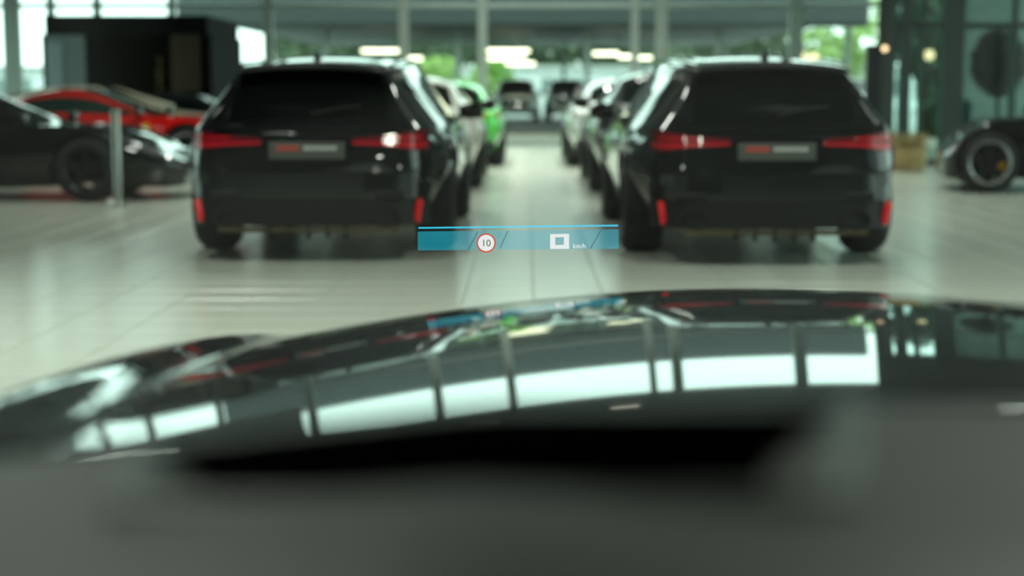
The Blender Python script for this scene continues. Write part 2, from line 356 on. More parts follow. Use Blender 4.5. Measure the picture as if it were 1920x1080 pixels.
def dashboard(root):
    M_DASH = mat('dark grey dashboard', (0.027, 0.028, 0.023), 0.5, noise=.12, nscale=60, bump=.05, spec=.35)
    M_CAV = mat('black display well', (0.002, 0.002, 0.002), 0.9, spec=.05)
    M_BEZ = mat('lit grey bezel', (0.05, 0.055, 0.05), 0.4, noise=.1, nscale=40)  # paler than the dash: paints light caught from the windscreen
    def zd(x, y):                    # dash top height over world x, y
        return 1.036 - .115 * max(0, -.02 - x) - .25 * max(0, -x - .26) - 1.15 * max(0, y - .62) ** 2 - .16 * max(0, .45 - y) ** 1.2
    def on(px, py):
        z = 1.036
        for _ in range(6): q = PZ(px, py, z); z = zd(q.x, q.y)
        return q
    FL_, FR_, NR, NL = on(300, 838), on(1570, 768), on(1550, 940), on(255, 955)
    # grid in (u, v): the opening is 0..1 x 0..1
    us = [-7, -6, -5, -4, -3, -2.2, -1.6, -1.2, -.9, -.6, -.35, -.15, 0, .1, .2, .3, .4, .5, .6, .7, .8, .9, 1, 1.1, 1.3, 1.6, 1.9, 2.3, 2.8, 3.4, 4, 5, 6, 7, 8]
    vs = [-2.2, -1.8, -1.5, -1.2, -.9, -.7, -.5, -.3, -.15, -.05, 0, .25, .5, .75, 1, 1.08, 1.2, 1.35, 1.5, 1.7, 1.9, 2.2]
    rows = []
    for v in vs:
        vc = min(max(v, 0), 1); row = []
        for u in us:
            uc = min(max(u, 0), 1)
            a = NL.lerp(FL_, vc); b = NR.lerp(FR_, vc); q = a.lerp(b, uc)
            x = q.x + (u * .06 if u < 0 else (u - 1) * .14 if u > 1 else 0)
            y = q.y + (v * .10 if v < 0 else (v - 1) * .08 if v > 1 else 0)
            row.append((x - .37, y, zd(x, y)))
        rows.append(row)
    me = MB(); n = len(us); me.v = [p for r in rows for p in r]
    for j in range(len(vs) - 1):
        for i in range(n - 1):
            if 0 <= us[i] < 1 and 0 <= vs[j] < 1: continue
            me.f.append((j * n + i, j * n + i + 1, (j + 1) * n + i + 1, (j + 1) * n + i))
    d = me.build('dashboard', M_DASH, root, smooth=70)
    iu = [i for i in range(n) if 0 <= us[i] <= 1]; jv = [j for j in range(len(vs)) if 0 <= vs[j] <= 1]
    ring = [rows[jv[0]][i] for i in iu] + [rows[j][iu[-1]] for j in jv[1:]] + [rows[jv[-1]][i] for i in reversed(iu[:-1])] + [rows[j][iu[0]] for j in reversed(jv[1:-1])]
    c = Vector((sum(p[0] for p in ring), sum(p[1] for p in ring), 0)) / len(ring); m = len(ring)
    low = [(c.x + (p[0] - c.x) * .80, p[1], p[2] - .022) for p in ring]; deep = [(p[0], p[1], p[2] - .09) for p in low]
    fs = [(k, (k + 1) % m, (k + 1) % m + m, k + m) for k in range(m)]; na, nb = len(iu) - 1, len(jv) - 1
    for a_, n_ in ((na, nb), (2 * na + nb, nb)):
        ix = [(a_ + k) % m for k in range(n_ + 1)]; MB().grid([[ring[i] for i in ix], [low[i] for i in ix]]).build('well_cheek', M_DASH, d)
    for a_ in (0, na + nb):
        ix = [(a_ + k) % m for k in range(na + 1)]; MB().grid([[ring[i] for i in ix], [low[i] for i in ix]]).build('well_rim', M_CAV, d)
    MB().add(low + deep, [(k, (k + 1) % m, (k + 1) % m + m, k + m) for k in range(m)] + [tuple(range(m, 2 * m))]).build('display_well', M_CAV, d)
    # rounded bezel on the near and side edges of the well
    off = .006
    path = [(FL_.x - .37 - off, FL_.y, FL_.z), (NL.lerp(FL_, .5).x - .37 - off, NL.lerp(FL_, .5).y, NL.lerp(FL_, .5).z), (NL.x - .37 - off * .7, NL.y - off * .5, NL.z), (NL.lerp(NR, .05).x - .37, NL.y - off, NL.lerp(NR, .05).z), (NL.lerp(NR, .5).x - .37, NL.lerp(NR, .5).y - off, NL.lerp(NR, .5).z), (NL.lerp(NR, .95).x - .37, NR.y - off, NR.z), (NR.x - .37 + off, NR.y, NR.z), (NR.lerp(FR_, .5).x - .37 + off, NR.lerp(FR_, .5).y, NR.lerp(FR_, .5).z), (FR_.x - .37 + off, FR_.y, FR_.z)]
    MB().tube([(x, y, z - .001) for x, y, z in path], .0062, 12).build('bezel', M_BEZ, d, smooth=True)
    rows2 = [[(x - .37, y, z) for x in [-.5 + .1 * k for k in range(19)]] for y, z in ((.74, 1.0), (.76, .80), (.40, .55), (.27, .75), (.25, .98))]
    MB().grid(rows2).build('lower_dashboard', M_DASH, root, smooth=50)

# ---------------------------------------------------------------- wheels
WHEEL = {}
def wheel(root, side, y, r, x, w, style='silver', caliper=True):
    """side -1/+1; x: outer face; every wheel is tyre > rim, hub, spokes"""
    key = (side, r, w, style)
    if key not in WHEEL:
        t = MB().lathe([(r * .70, -w / 2), (r * .90, -w / 2), (r * .985, -w * .38), (r, -w * .2), (r, w * .2), (r * .985, w * .38), (r * .90, w / 2), (r * .70, w / 2), (r * .70, 0)], 'x', 40, closed=True).mesh('tyre', 50)
        t.materials.append(M_TYRE)
        o = side
        rim = MB().lathe([(r * .72, o * w * .50), (r * .665, o * w * .52), (r * .60, o * w * .46), (r * .58, o * w * .1), (r * .58, -o * w * .4), (r * .70, -o * w * .4), (r * .70, o * w * .3)], 'x', 40, closed=True).mesh('rim', 50); rim.materials.append(M_RIMDARK if style == 'dark' else M_RIM)
        sp = MB()
        for k in range(5):
            for off in (-.16, .16):
                a = 2 * math.pi * k / 5; M = Matrix.Rotation(a, 4, 'X') @ Matrix.Rotation(off, 4, 'X')
                sp.box(o * w * .30 - .015, o * w * .30 + .015, -.022, .022, r * .1, r * .60, M)
        sp.lathe([(0, o * w * .36), (r * .12, o * w * .36), (r * .17, o * w * .30), (r * .17, o * w * .2), (0, o * w * .2)], 'x', 20)
        spm = sp.mesh('spoke_star', 40); spm.materials.append(M_RIM if style == 'light' else M_RIMDARK)
        dk = MB().lathe([(0, o * w * .08), (r * .42, o * w * .08), (r * .42, o * w * .0), (0, 0)], 'x', 28).mesh('brake_disc', 40); dk.materials.append(mat('brake disc', (.06, .06, .06), .4, .7))
        WHEEL[key] = (t, rim, spm, dk)
    t, rim, spm, dk = WHEEL[key]
    T_ = link('tyre', t, None, root); T_.location = (side * (x - w / 2), y, r)
    link('rim', rim, None, T_); link('spoke_star', spm, None, T_); link('brake_disc', dk, None, T_)
    if caliper:
        pts = [(r * .30, -.7), (r * .50, -.75), (r * .54, 0), (r * .50, .75), (r * .30, .7)]
        b = MB(); o = side
        prof = [(q * math.cos(a_) , q * math.sin(a_)) for q, a_ in ((r * .32, -.55), (r * .55, -.5), (r * .56, 0), (r * .55, .5), (r * .32, .55), (r * .34, 0))]
        vs_ = [(o * w * .02, -u * caliper if isinstance(caliper, float) else -u, v) for u, v in prof] + [(o * w * .24, -u * caliper if isinstance(caliper, float) else -u, v) for u, v in prof]
        b.add(vs_, [tuple(range(6)), tuple(range(11, 5, -1))] + [(k, (k + 1) % 6, (k + 1) % 6 + 6, k + 6) for k in range(6)]); b.build('brake_caliper', M_CALIPER, T_)
    return T_

# ---------------------------------------------------------------- lofted cars
def pchip(xs, ys, x):
    n = len(xs)
    h = [xs[i + 1] - xs[i] for i in range(n - 1)]; dl = [(ys[i + 1] - ys[i]) / h[i] for i in range(n - 1)]
    m = [dl[0]] + [0 if dl[i - 1] * dl[i] <= 0 else 2 / (1 / dl[i - 1] + 1 / dl[i]) for i in range(1, n - 1)] + [dl[-1]]
    i = max(0, min(n - 2, next((k for k in range(n - 1) if x <= xs[k + 1]), n - 2)))
    t = (x - xs[i]) / h[i]; t2 = t * t; t3 = t2 * t
    return (2 * t3 - 3 * t2 + 1) * ys[i] + (t3 - 2 * t2 + t) * h[i] * m[i] + (-2 * t3 + 3 * t2) * ys[i + 1] + (t3 - t2) * h[i] * m[i + 1]
# columns: y, bottom z, sill half-width, sill z, widest half-width, its z, shoulder half-width, its z, roof-edge half-width, its z, centre z
WAGON = dict(wb=2.93, r=.36, track=.965, tw=.285, glass=(-.62, 2.36), bpillars=(.05, 1.05), rear=(-1.0, -.80), front=(1.52, 2.40), tab=[
 (-1.10, .34, .50, .42, .62, .58, .58, .80, .48, .875, .895),
 (-1.07, .30, .62, .38, .73, .58, .69, .84, .56, .92, .94),
 (-1.01, .27, .69, .33, .785, .58, .75, .88, .60, .955, .975),
 (-.93, .25, .73, .31, .82, .60, .78, .905, .585, 1.08, 1.12),
 (-.82, .24, .76, .30, .85, .62, .81, .915, .545, 1.22, 1.275),
 (-.74, .24, .78, .30, .87, .63, .83, .918, .525, 1.29, 1.355),
 (-.45, .23, .82, .29, .93, .64, .885, .92, .545, 1.325, 1.40),
 (0, .22, .86, .28, .978, .64, .925, .92, .575, 1.355, 1.43),
 (.8, .19, .88, .25, .95, .58, .91, .925, .62, 1.38, 1.458),
 (1.5, .18, .88, .24, .945, .57, .905, .92, .61, 1.365, 1.44),
 (1.95, .18, .88, .24, .945, .57, .90, .93, .64, 1.18, 1.24),
 (2.40, .19, .88, .25, .95, .58, .89, .93, .70, .985, 1.01),
 (2.93, .21, .87, .28, .975, .62, .88, .88, .66, .91, .945),
 (3.50, .22, .80, .30, .93, .55, .82, .78, .60, .82, .85),
 (3.78, .24, .66, .34, .80, .52, .70, .72, .52, .75, .77),
 (3.90, .30, .50, .40, .58, .50, .52, .62, .40, .66, .68)])
COUPE = dict(wb=2.50, r=.34, track=.93, tw=.27, glass=(-.15, 1.95), bpillars=(.55,), rear=(-.72, .12), front=(1.05, 1.92), tab=[
 (-1.02, .32, .50, .40, .66, .56, .60, .74, .44, .80, .82),
 (-.97, .27, .68, .34, .80, .56, .74, .80, .56, .86, .875),
 (-.80, .22, .76, .28, .89, .58, .83, .86, .64, .91, .93),
 (-.45, .20, .82, .26, .925, .60, .87, .885, .62, .99, 1.04),
 (.0, .19, .84, .25, .93, .60, .87, .89, .56, 1.12, 1.19),
 (.35, .17, .83, .23, .91, .56, .85, .875, .53, 1.195, 1.265),
 (.8, .16, .83, .22, .89, .52, .85, .865, .53, 1.22, 1.295),
 (1.1, .16, .83, .22, .89, .52, .85, .865, .54, 1.205, 1.28),
 (1.5, .16, .83, .22, .89, .52, .85, .87, .58, 1.06, 1.12),
 (1.95, .16, .83, .22, .90, .54, .84, .87, .66, .91, .93),
 (2.5, .19, .82, .25, .92, .58, .83, .83, .62, .83, .845),
 (2.95, .20, .78, .28, .88, .52, .78, .71, .58, .72, .735),
 (3.28, .22, .66, .30, .76, .46, .66, .58, .48, .59, .60),
 (3.42, .26, .48, .34, .56, .44, .48, .50, .36, .51, .52)])
SPORT = dict(wb=2.65, r=.345, track=.96, tw=.29, glass=(.35, 2.10), bpillars=(), rear=(-.3, .42), front=(1.12, 2.16), tab=[
 (-.92, .36, .55, .44, .70, .60, .66, .78, .52, .84, .85),
 (-.86, .28, .72, .36, .86, .60, .80, .84, .62, .89, .90),
 (-.5, .20, .82, .27, .95, .62, .88, .90, .66, .94, .955),
 (.0, .17, .85, .24, .965, .60, .88, .90, .62, .99, 1.03),
 (.45, .15, .85, .21, .94, .54, .85, .84, .56, 1.09, 1.15),
 (.85, .14, .85, .20, .92, .50, .84, .80, .53, 1.14, 1.205),
 (1.2, .14, .85, .20, .92, .50, .84, .80, .54, 1.115, 1.185),
 (1.65, .14, .85, .20, .92, .50, .84, .805, .60, .97, 1.02),
 (2.15, .15, .85, .21, .93, .54, .84, .81, .68, .82, .835),
 (2.65, .18, .84, .24, .955, .58, .84, .79, .64, .76, .755),
 (3.1, .15, .80, .24, .92, .50, .80, .66, .60, .65, .64),
 (3.45, .14, .70, .22, .82, .42, .70, .50, .52, .50, .50),
 (3.62, .16, .54, .22, .62, .36, .54, .42, .40, .43, .43)])
SUV = dict(wb=2.85, r=.38, track=.95, tw=.27, glass=(-.6, 2.1), bpillars=(.1, 1.0), rear=(-.95, -.72), front=(1.35, 2.12), tab=[
 (-1.0, .40, .60, .48, .74, .70, .70, .95, .60, 1.02, 1.05),
 (-.95, .34, .76, .42, .88, .72, .84, 1.02, .68, 1.08, 1.11),
 (-.82, .32, .80, .38, .92, .74, .88, 1.06, .66, 1.38, 1.44),
 (-.70, .31, .82, .37, .94, .75, .90, 1.07, .64, 1.56, 1.63),
 (0, .29, .86, .36, .96, .75, .92, 1.08, .66, 1.60, 1.68),
 (.9, .26, .87, .33, .95, .70, .92, 1.08, .66, 1.62, 1.69),
 (1.3, .26, .87, .33, .95, .70, .92, 1.08, .65, 1.59, 1.66),
 (1.7, .26, .87, .33, .95, .70, .91, 1.08, .68, 1.36, 1.41),
 (2.12, .27, .87, .34, .95, .72, .90, 1.08, .74, 1.12, 1.14),
 (2.85, .29, .86, .36, .96, .74, .89, 1.00, .70, 1.04, 1.06),
 (3.4, .30, .82, .38, .92, .70, .84, .92, .66, .96, .98),
 (3.66, .34, .72, .42, .82, .66, .76, .84, .60, .88, .90),
 (3.74, .42, .56, .50, .62, .64, .56, .76, .46, .80, .82)])
SPORT2 = dict(SPORT, tab=[((r[0],) if r[0] <= 2.65 else (2.65 + (r[0] - 2.65) * .50,)) + r[1:] for r in SPORT['tab']])
LOFT = {}
def loft(spec, key, sub=5, step=.045):
    if key in LOFT: return LOFT[key]
    tab = spec['tab']; cols = list(zip(*tab)); ys = cols[0]
    yl = []; 
    y = ys[0]
    while y < ys[-1] - 1e-6:
        yl.append(y); near_end = min(y - ys[0], ys[-1] - y) < .25
        y += step * (.45 if near_end else 1)
    yl.append(ys[-1])
    secs = []
    for y in yl:
        zb, ws, zs, wm, zm, wh, zh, wr, zr, zc = [pchip(ys, c, y) for c in cols[1:]]
        ctl = [(0, zb), (ws * .88, zb), (ws, zs), (wm, zm), (wh, zh), (wr, zr), (wr * .58, zc - .22 * (zc - zr)), (0, zc)]
        pts = []
        for i in range(7):
            p0 = ctl[i - 1] if i else (-ctl[1][0], ctl[1][1]); p3 = ctl[i + 2] if i < 6 else (-ctl[6][0], ctl[6][1]); p1, p2 = ctl[i], ctl[i + 1]
            tens = .5 if i in (2, 3, 5, 6) else .28
            for k in range(sub):
                t = k / sub; t2, t3 = t * t, t ** 3
                q = []
                for a in (0, 1):
                    m1 = (p2[a] - p0[a]) * tens; m2 = (p3[a] - p1[a]) * tens
                    if i == 4: m1 = (p2[a] - p1[a]) * .75; m2 = (p2[a] - p1[a]) * .9
                    if i == 3: m2 = (p2[a] - p1[a]) * .8 + (p3[a] - p2[a]) * .25
                    if i == 5: m1 = (p2[a] - p1[a]) * .9
                    q.append((2 * t3 - 3 * t2 + 1) * p1[a] + (t3 - 2 * t2 + t) * m1 + (-2 * t3 + 3 * t2) * p2[a] + (t3 - t2) * m2)
                pts.append((i + t, q[0], q[1]))
        pts.append((7, 0, ctl[7][1])); secs.append(pts)
    # full ring: right side then mirrored
    patches = {'body': MB(), 'side_window': {}, 'windscreen': MB(), 'rear_window': MB()}
    g0, g1 = spec['glass']; rr = spec['rear']; ff = spec['front']; wr_ = spec['r'] * 1.10
    np_ = len(secs[0])
    def vert(s, j, i, snap=True):
        _, x, z = secs[j][i]; y = yl[j]
        if snap and x > .55:
            for wy in (0, spec['wb']):
                d = math.hypot(y - wy, z - spec['r'])
                if abs(d - wr_) < .035 and d > 0: y = wy + (y - wy) * wr_ / d; z = spec['r'] + (z - spec['r']) * wr_ / d
        return (s * x, y, z)
    for s in (1, -1):
        for j in range(len(yl) - 1):
            ym = (yl[j] + yl[j + 1]) / 2
            for i in range(np_ - 1):
                vm = (secs[j][i][0] + secs[j][i + 1][0]) / 2
                xm = (secs[j][i][1] + secs[j][i + 1][1]) / 2; zm = (secs[j][i][2] + secs[j][i + 1][2]) / 2
                q = [vert(s, j, i), vert(s, j, i + 1), vert(s, j + 1, i + 1), vert(s, j + 1, i)]
                if xm > .5 and any(math.hypot(ym - wy, zm - spec['r']) < wr_ - .008 for wy in (0, spec['wb'])): continue
                where = 'body'
                if 4.18 < vm < 4.9 and g0 < ym < g1 and (secs[j][5 * sub][2] - secs[j][4 * sub][2]) > .10:
                    bp = [b for b in spec['bpillars'] if abs(b - ym) < .045]
                    if not bp: where = ('side_window', s, sum(1 for b in spec['bpillars'] if ym > b))
                elif vm > 5.15 and ff[0] < ym < ff[1]: where = 'windscreen'
                elif vm > 5.15 and rr[0] < ym < rr[1]: where = 'rear_window'
                if isinstance(where, tuple): b = patches['side_window'].setdefault(where[1:], MB())
                else: b = patches[where]
                b.add(q, [(0, 1, 2, 3)])
    for j in (0, len(yl) - 1):
        pts = [(x, yl[j], z) for _, x, z in secs[j]]; patches['body'].add(pts + [(-x, y, z) for x, y, z in pts[1:-1]][::-1], [tuple(range(len(pts) * 2 - 2))])
    def fin(b, nm):
        me = bpy.data.meshes.new(nm); me.from_pydata(b.v, [], b.f)
        bm = bmesh.new(); bm.from_mesh(me); bmesh.ops.remove_doubles(bm, verts=bm.verts, dist=.0008); bmesh.ops.recalc_face_normals(bm, faces=bm.faces); bm.to_mesh(me); bm.free()
        me.shade_smooth(); me.set_sharp_from_angle(angle=R(50)); return me
    out = [('body', fin(patches['body'], 'body'), 'paint'), ('windscreen', fin(patches['windscreen'], 'windscreen'), 'glass'), ('rear_window', fin(patches['rear_window'], 'rear_window'), 'glass')]
    for k in sorted(patches['side_window']): out.append(('side_window', fin(patches['side_window'][k], 'side_window'), 'glass'))
    LOFT[key] = (out, secs, yl); return LOFT[key]
def wrap(pts, z0, z1, th=.02, n=6):
    """band that follows a plan polyline pts (x, y), heights z0(t), z1(t)"""
    q = []
    for (a, b) in zip(pts[:-1], pts[1:]):
        for k in range(n): q.append((a[0] + (b[0] - a[0]) * k / n, a[1] + (b[1] - a[1]) * k / n))
    q.append(pts[-1]); m = len(q); mb = MB(); v = []; f = []
    for i, (x, y) in enumerate(q):
        t = i / (m - 1); a, b = z0(t), z1(t)
        dx, dy = q[min(i + 1, m - 1)][0] - q[max(i - 1, 0)][0], q[min(i + 1, m - 1)][1] - q[max(i - 1, 0)][1]; L = math.hypot(dx, dy) or 1
        nx, ny = dy / L, -dx / L
        if nx * x + ny * (y + .2) < 0: nx, ny = -nx, -ny
        v += [(x + nx * th, y + ny * th, a), (x + nx * th, y + ny * th, b), (x - nx * th, y - ny * th, b), (x - nx * th, y - ny * th, a)]
        if i:
            o = 4 * i
            for k in range(4): f.append((o - 4 + k, o - 4 + (k + 1) % 4, o + (k + 1) % 4, o + k))
    f += [(0, 1, 2, 3), (4 * m - 1, 4 * m - 2, 4 * m - 3, 4 * m - 4)]
    return mb.add(v, f)
def car(name, spec, key, loc, rz, paint, label, glassmat=M_DARKGLASS, rim='dark', caliper=False, scale=(1, 1, 1), group=None, wells=True):
    root = thing(name, label, 'car', loc, rz, group); root.scale = scale
    parts, secs, yl = loft(spec, key)
    for nm, me, kind in parts:
        me2 = me.copy(); me2.materials.clear(); link(nm, me2, paint if kind == 'paint' else glassmat, root)
    r = spec['r']
    for wy in (0, spec['wb']):
        for s in (-1, 1):
            wheel(root, s, wy, r, spec['track'], spec['tw'], rim, caliper)
            n = 20; rows = []
            for x in (.50, spec['track'] - .02):
                rows.append([(s * x, wy + r * 1.13 * math.cos(a), r + r * 1.13 * math.sin(a)) for a in [-.35 + (math.pi + .7) * k / n for k in range(n + 1)]])
            b = MB().grid(rows); c = [(s * .50, y, z) for _, y, z in rows[0]]; b.add(c, [tuple(range(len(c)))]); b.build('wheel_well', M_WELL, root, smooth=True)
    # mirrors
    yw = spec['front'][1] - .16; z = pchip([t[0] for t in spec['tab']], [t[7] for t in spec['tab']], yw); x = pchip([t[0] for t in spec['tab']], [t[6] for t in spec['tab']], yw)
    for s in (-1, 1):
        b = MB(); b.lathe([(0, -.11), (.05, -.10), (.075, -.04), (.078, .03), (.06, .10), (0, .115)], 'x', 14); b.v = [(s * (x + .11) + v[0], yw + v[1] * .75, z + .07 + v[2] * .95) for v in b.v]
        mo = b.build('door_mirror', M_GLOSS, root, smooth=60)
        MB().tube([(s * (x - .05), yw, z - .005), (s * (x + .05), yw, z + .03)], [.025, .018], 8).build('mirror_arm', M_TRIM, mo)
    return root

def wagon(loc, rz, label):
    root = car('estate_car', WAGON, 'wagon', loc, rz, BLACK_PAINT, label, M_DARKGLASS, 'dark', False, group='black estate cars seen from behind')
    R_ = lambda a, b: (lambda t: a + (b - a) * t)
    corner = [(.31, -1.102), (.50, -1.10), (.62, -1.090), (.71, -1.060), (.765, -1.0), (.80, -.90)]
    for s in (-1, 1):
        c = [(s * x, y) for x, y in corner]
        t = wrap(c, lambda t: .835 - .065 * min(1, t * 1.6), lambda t: .855 + .055 * min(1, t * 1.4), .016).build('tail_lamp', M_REDDARK, root, smooth=40)
        wrap([(s * x * 1.0, y - .006) for x, y in corner[0:]], lambda t: .805 - .025 * min(1, t * 1.6) + .01, lambda t: .83 + .0 * t, .018).build('light_bar', M_RED, t, smooth=40)
        wrap([(s * .52, -1.104), (s * .63, -1.092), (s * .715, -1.062), (s * .77, -1.0)], R_(.85, .85), R_(.868, .872), .018).build('lamp_strip', M_RED, t, smooth=40)
        # reflector, slanted inwards at the bottom corner of the bumper
        M = Matrix.Translation((s * .755, -1.06, .36)) @ Matrix.Rotation(s * R(-38), 4, 'Z') @ Matrix.Rotation(s * R(12), 4, 'Y')
        box(-.021, .021, -.012, .012, -.078, .078, M).build('reflector', M_REFLECT, root, bevel=.006)
        # oval tailpipe
        b = MB(); b.lathe([(.062, 0), (.075, 0), (.075, .16), (.062, .16)], 'y', 24, closed=True); b.v = [(s * .54 + v[0] * 1.4, -1.13 + v[1], .315 + v[2] * .85) for v in b.v]
        b.build('tailpipe', M_GLOSS, root, smooth=40)
        MB().tube([(s * .53, -.55, 1.355), (s * .56, -.3, 1.378), (s * .60, .6, 1.41), (s * .61, 1.3, 1.40), (s * .61, 1.45, 1.38)], .014, 8).build('roof_rail', M_GLOSS, root, smooth=True)
        box(s * .56 - .10, s * .56 + .10, -1.128, -1.09, .44, .50).build('air_outlet', M_TRIM, root, bevel=.01)
    # bumper: corner wrap, lower valance and diffuser with fins
    full = [(-.82, -.86), (-.785, -.985), (-.73, -1.05), (-.62, -1.10), (-.36, -1.125), (0, -1.13), (.36, -1.125), (.62, -1.10), (.73, -1.05), (.785, -.985), (.82, -.86)]
    wrap(full, lambda t: .44 + .02 * abs(2 * t - 1), lambda t: .62, .012).build('bumper', BLACK_PAINT, root, smooth=50)
    wrap(full, lambda t: .26, lambda t: .44 + .02 * abs(2 * t - 1), .006).build('bumper_valance', M_TRIM, root, smooth=50)
    df = wrap([(-.62, -1.10), (0, -1.12), (.62, -1.10)], lambda t: .215, lambda t: .25, .03).build('diffuser', mat('diffuser floor reflection', (.07, .06, .03), .3, .5), root, smooth=50)  # bronze colour paints the floor's yellow-brown reflection on the diffuser
    for k in range(-2, 3): box(k * .13 - .006, k * .13 + .006, -1.15, -1.0, .17, .26).build('fin', M_TRIM, df)
    # tailgate: plate recess, plate with red and white print, handle ledge, spoiler
    wrap([(-.36, -1.095), (0, -1.108), (.36, -1.095)], R_(.69, .69), R_(.865, .865), .010).build('plate_recess', M_GLOSS, root, smooth=40)
    pl = box(-.26, .26, -1.128, -1.118, .715, .828).build('licence_plate', M_PLATE, root, bevel=.004)
    for k in range(4): box(-.205 + k * .040, -.205 + k * .040 + .032, -1.1315, -1.128, .772, .806).build('red_mark', M_PLATE_RED, pl)
    for k in range(7): box(-.02 + k * .033, -.02 + k * .033 + .026, -1.1315, -1.128, .776, .802).build('white_mark', M_PLATE_WHITE, pl)
    wrap([(-.62, -1.085), (0, -1.105), (.62, -1.085)], R_(.905, .905), R_(.935, .935), .02).build('tailgate_ledge', BLACK_PAINT, root, smooth=40)
    rows = [[(x, y - .03 * math.cos(x / .6 * 1.4) + .03, z - .10 * (x / .6) ** 2 * .5) for x in [-.51 + 1.02 * i / 24 for i in range(25)]] for y, z in ((-.62, 1.388), (-.80, 1.372), (-.955, 1.345), (-.96, 1.328), (-.80, 1.335), (-.66, 1.34))]
    MB().grid(rows).build('roof_spoiler', BLACK_PAINT, root, smooth=40)
    b = MB(); b.add([(-.02, -.55, 1.39), (.02, -.55, 1.39), (.015, -.32, 1.40), (-.015, -.32, 1.40), (0, -.57, 1.465), (0, -.52, 1.465)], [(0, 1, 4), (1, 2, 5, 4), (2, 3, 5), (3, 0, 4, 5), (0, 3, 2, 1)]); b.build('antenna_fin', M_GLOSS, root)
    MB().tube([(0.02, -1.05, 1.02), (.22, -1.0, 1.06), (.36, -.985, 1.07)], .009, 6).build('rear_wiper', M_TRIM, root)
    return root
wagon((-1.49, 11.8, 0), 0, 'black estate car seen from behind, left of the bright aisle')
wagon((1.677, 11.6, 0), 0, 'black estate car seen from behind, right of the bright aisle')
own_car()

# ---- the rest of the two rows
M_WHITE = mat('white car paint', (0.62, 0.62, 0.55), 0.25, 0, .8); M_GREEN = mat('green car paint', (0.04, 0.42, 0.035), 0.25, 0, .9); M_SILVER = mat('silver car paint', (0.55, 0.58, 0.57), 0.25, .35, .9)
M_REDP = mat('red car paint', (0.68, 0.010, 0.008), 0.22, 0, 1.0); M_CREAM = mat('cream car paint', (0.62, 0.58, 0.45), 0.3, 0, .8); M_DKGREY = mat('dark green grey car paint', (0.012, 0.016, 0.016), .25, 0, 1.0)
def tails(root, y, x0, x1, z0, z1, m=M_RED):
    for s in (-1, 1):
        wrap([(s * x0, y - .015), (s * (x0 * .4 + x1 * .6), y), (s * x1, y + .14)], lambda t: z0, lambda t: z1, .02).build('tail_lamp', m, root, smooth=40)
def rear_kit(root, y, w):
    wrap([(-w, y + .10), (-w * .7, y), (w * .7, y), (w, y + .10)], lambda t: .24, lambda t: .40, .02).build('bumper_valance', M_TRIM, root, smooth=40)
    box(-.26, .26, y - .03, y - .015, .50, .61).build('licence_plate', M_PLATE, root)
    for s in (-1, 1): MB().lathe([(.04, 0), (.05, 0), (.05, .12), (.04, .12)], 'y', 18, (s * .45, y - .05, .30), closed=True).build('tailpipe', M_CHROME, root, smooth=40)
Yw = 19.4
wx = P(905, 330, Yw).x - .93
c = car('coupe', COUPE, 'coupe', (wx, Yw, 0), 0, M_WHITE, 'white coupe parked ahead of the left black estate car', scale=(1, 1, 1.06)); tails(c, -1.0, .35, .84, .72, .78); rear_kit(c, -1.0, .80)
for s in (-1, 1): MB().lathe([(.02, -.01), (.075, -.015), (.08, .03), (.02, .02)], 'y', 18, (s * .70, -1.0, .52), closed=True).build('air_outlet', M_TRIM, c, smooth=40)
Yg = 25.2
c = car('coupe', COUPE, 'coupe', (P(945, 290, Yg).x - .93, Yg, 0), 0, M_GREEN, 'bright green coupe parked farthest ahead in the left row', scale=(1, 1, 1.05)); tails(c, -1.0, .30, .86, .74, .80, mat('lamp brick red', (.30, .05, .02), .3)); rear_kit(c, -1.0, .80)
Yd = 18.6
c = car('saloon_car', COUPE, 'coupe', (P(1103, 330, Yd).x + .93, Yd, 0), 0, M_DKGREY, 'dark saloon car parked ahead of the right black estate car', scale=(1, 1.08, 1.10)); tails(c, -1.0, .35, .84, .72, .78, M_REDDARK); rear_kit(c, -1.0, .80)
Ys = 25.0
c = car('saloon_car', COUPE, 'coupe', (P(1060, 290, Ys).x + .93, Ys, 0), 0, M_SILVER, 'silver white saloon car parked farthest ahead in the right row', scale=(1, 1.08, 1.08)); tails(c, -1.0, .35, .84, .72, .78, M_REDDARK); rear_kit(c, -1.0, .80)

# ---- cars to the sides: they stand across the view
def head(root, spec, x, z, y0, y1, m=M_LAMPGLASS):
    for s in (-1, 1):
        MB().grid([[(s * (x - .17 * a), y0 + (y1 - y0) * a - .02 * b, z - .12 * a + .07 * b) for b in (0, .5, 1)] for a in (0, .25, .5, .75, 1)]).build('headlamp', m, root, smooth=True)
FR = R(-90)      # facing right
yb = 17.6; bx = P(330, 300, yb - .95).x - 3.62
c = car('sports_car', SPORT, 'sport', (bx, yb, 0), FR, BLACK_PAINT, 'low black sports car facing right behind the steel post', rim='dark', caliper=False); head(c, SPORT, .80, .68, 2.75, 3.2, M_DARKGLASS)
yr = 22.6; rx = P(350, 275, yr - .95).x - 2.65
c = car('sports_car', SPORT, 'sport', (rx, yr, 0), FR, M_REDP, 'red sports car with yellow shield badge on its front wing', M_GREENGLASS, rim='silver', scale=(1, 1, 1.02)); head(c, SPORT, .80, .68, 2.75, 3.2, M_DARKGLASS)
sh = [(-.045, .06), (.045, .06), (.045, -.01), (.025, -.05), (0, -.07), (-.025, -.05), (-.045, -.01)]
b = MB().prism([(x, z) for x, z in sh], .012); b.v = [(.935 + .03 + v[1], 2.10 - v[0], .66 + v[2]) for v in b.v]; bo = b.build('shield_badge', mat('yellow badge', (.75, .50, .03), .4), c); bo['label'] = 'yellow shield badge'
yc = 24.75; cxx = P(320, 205, yc).x - 2.15
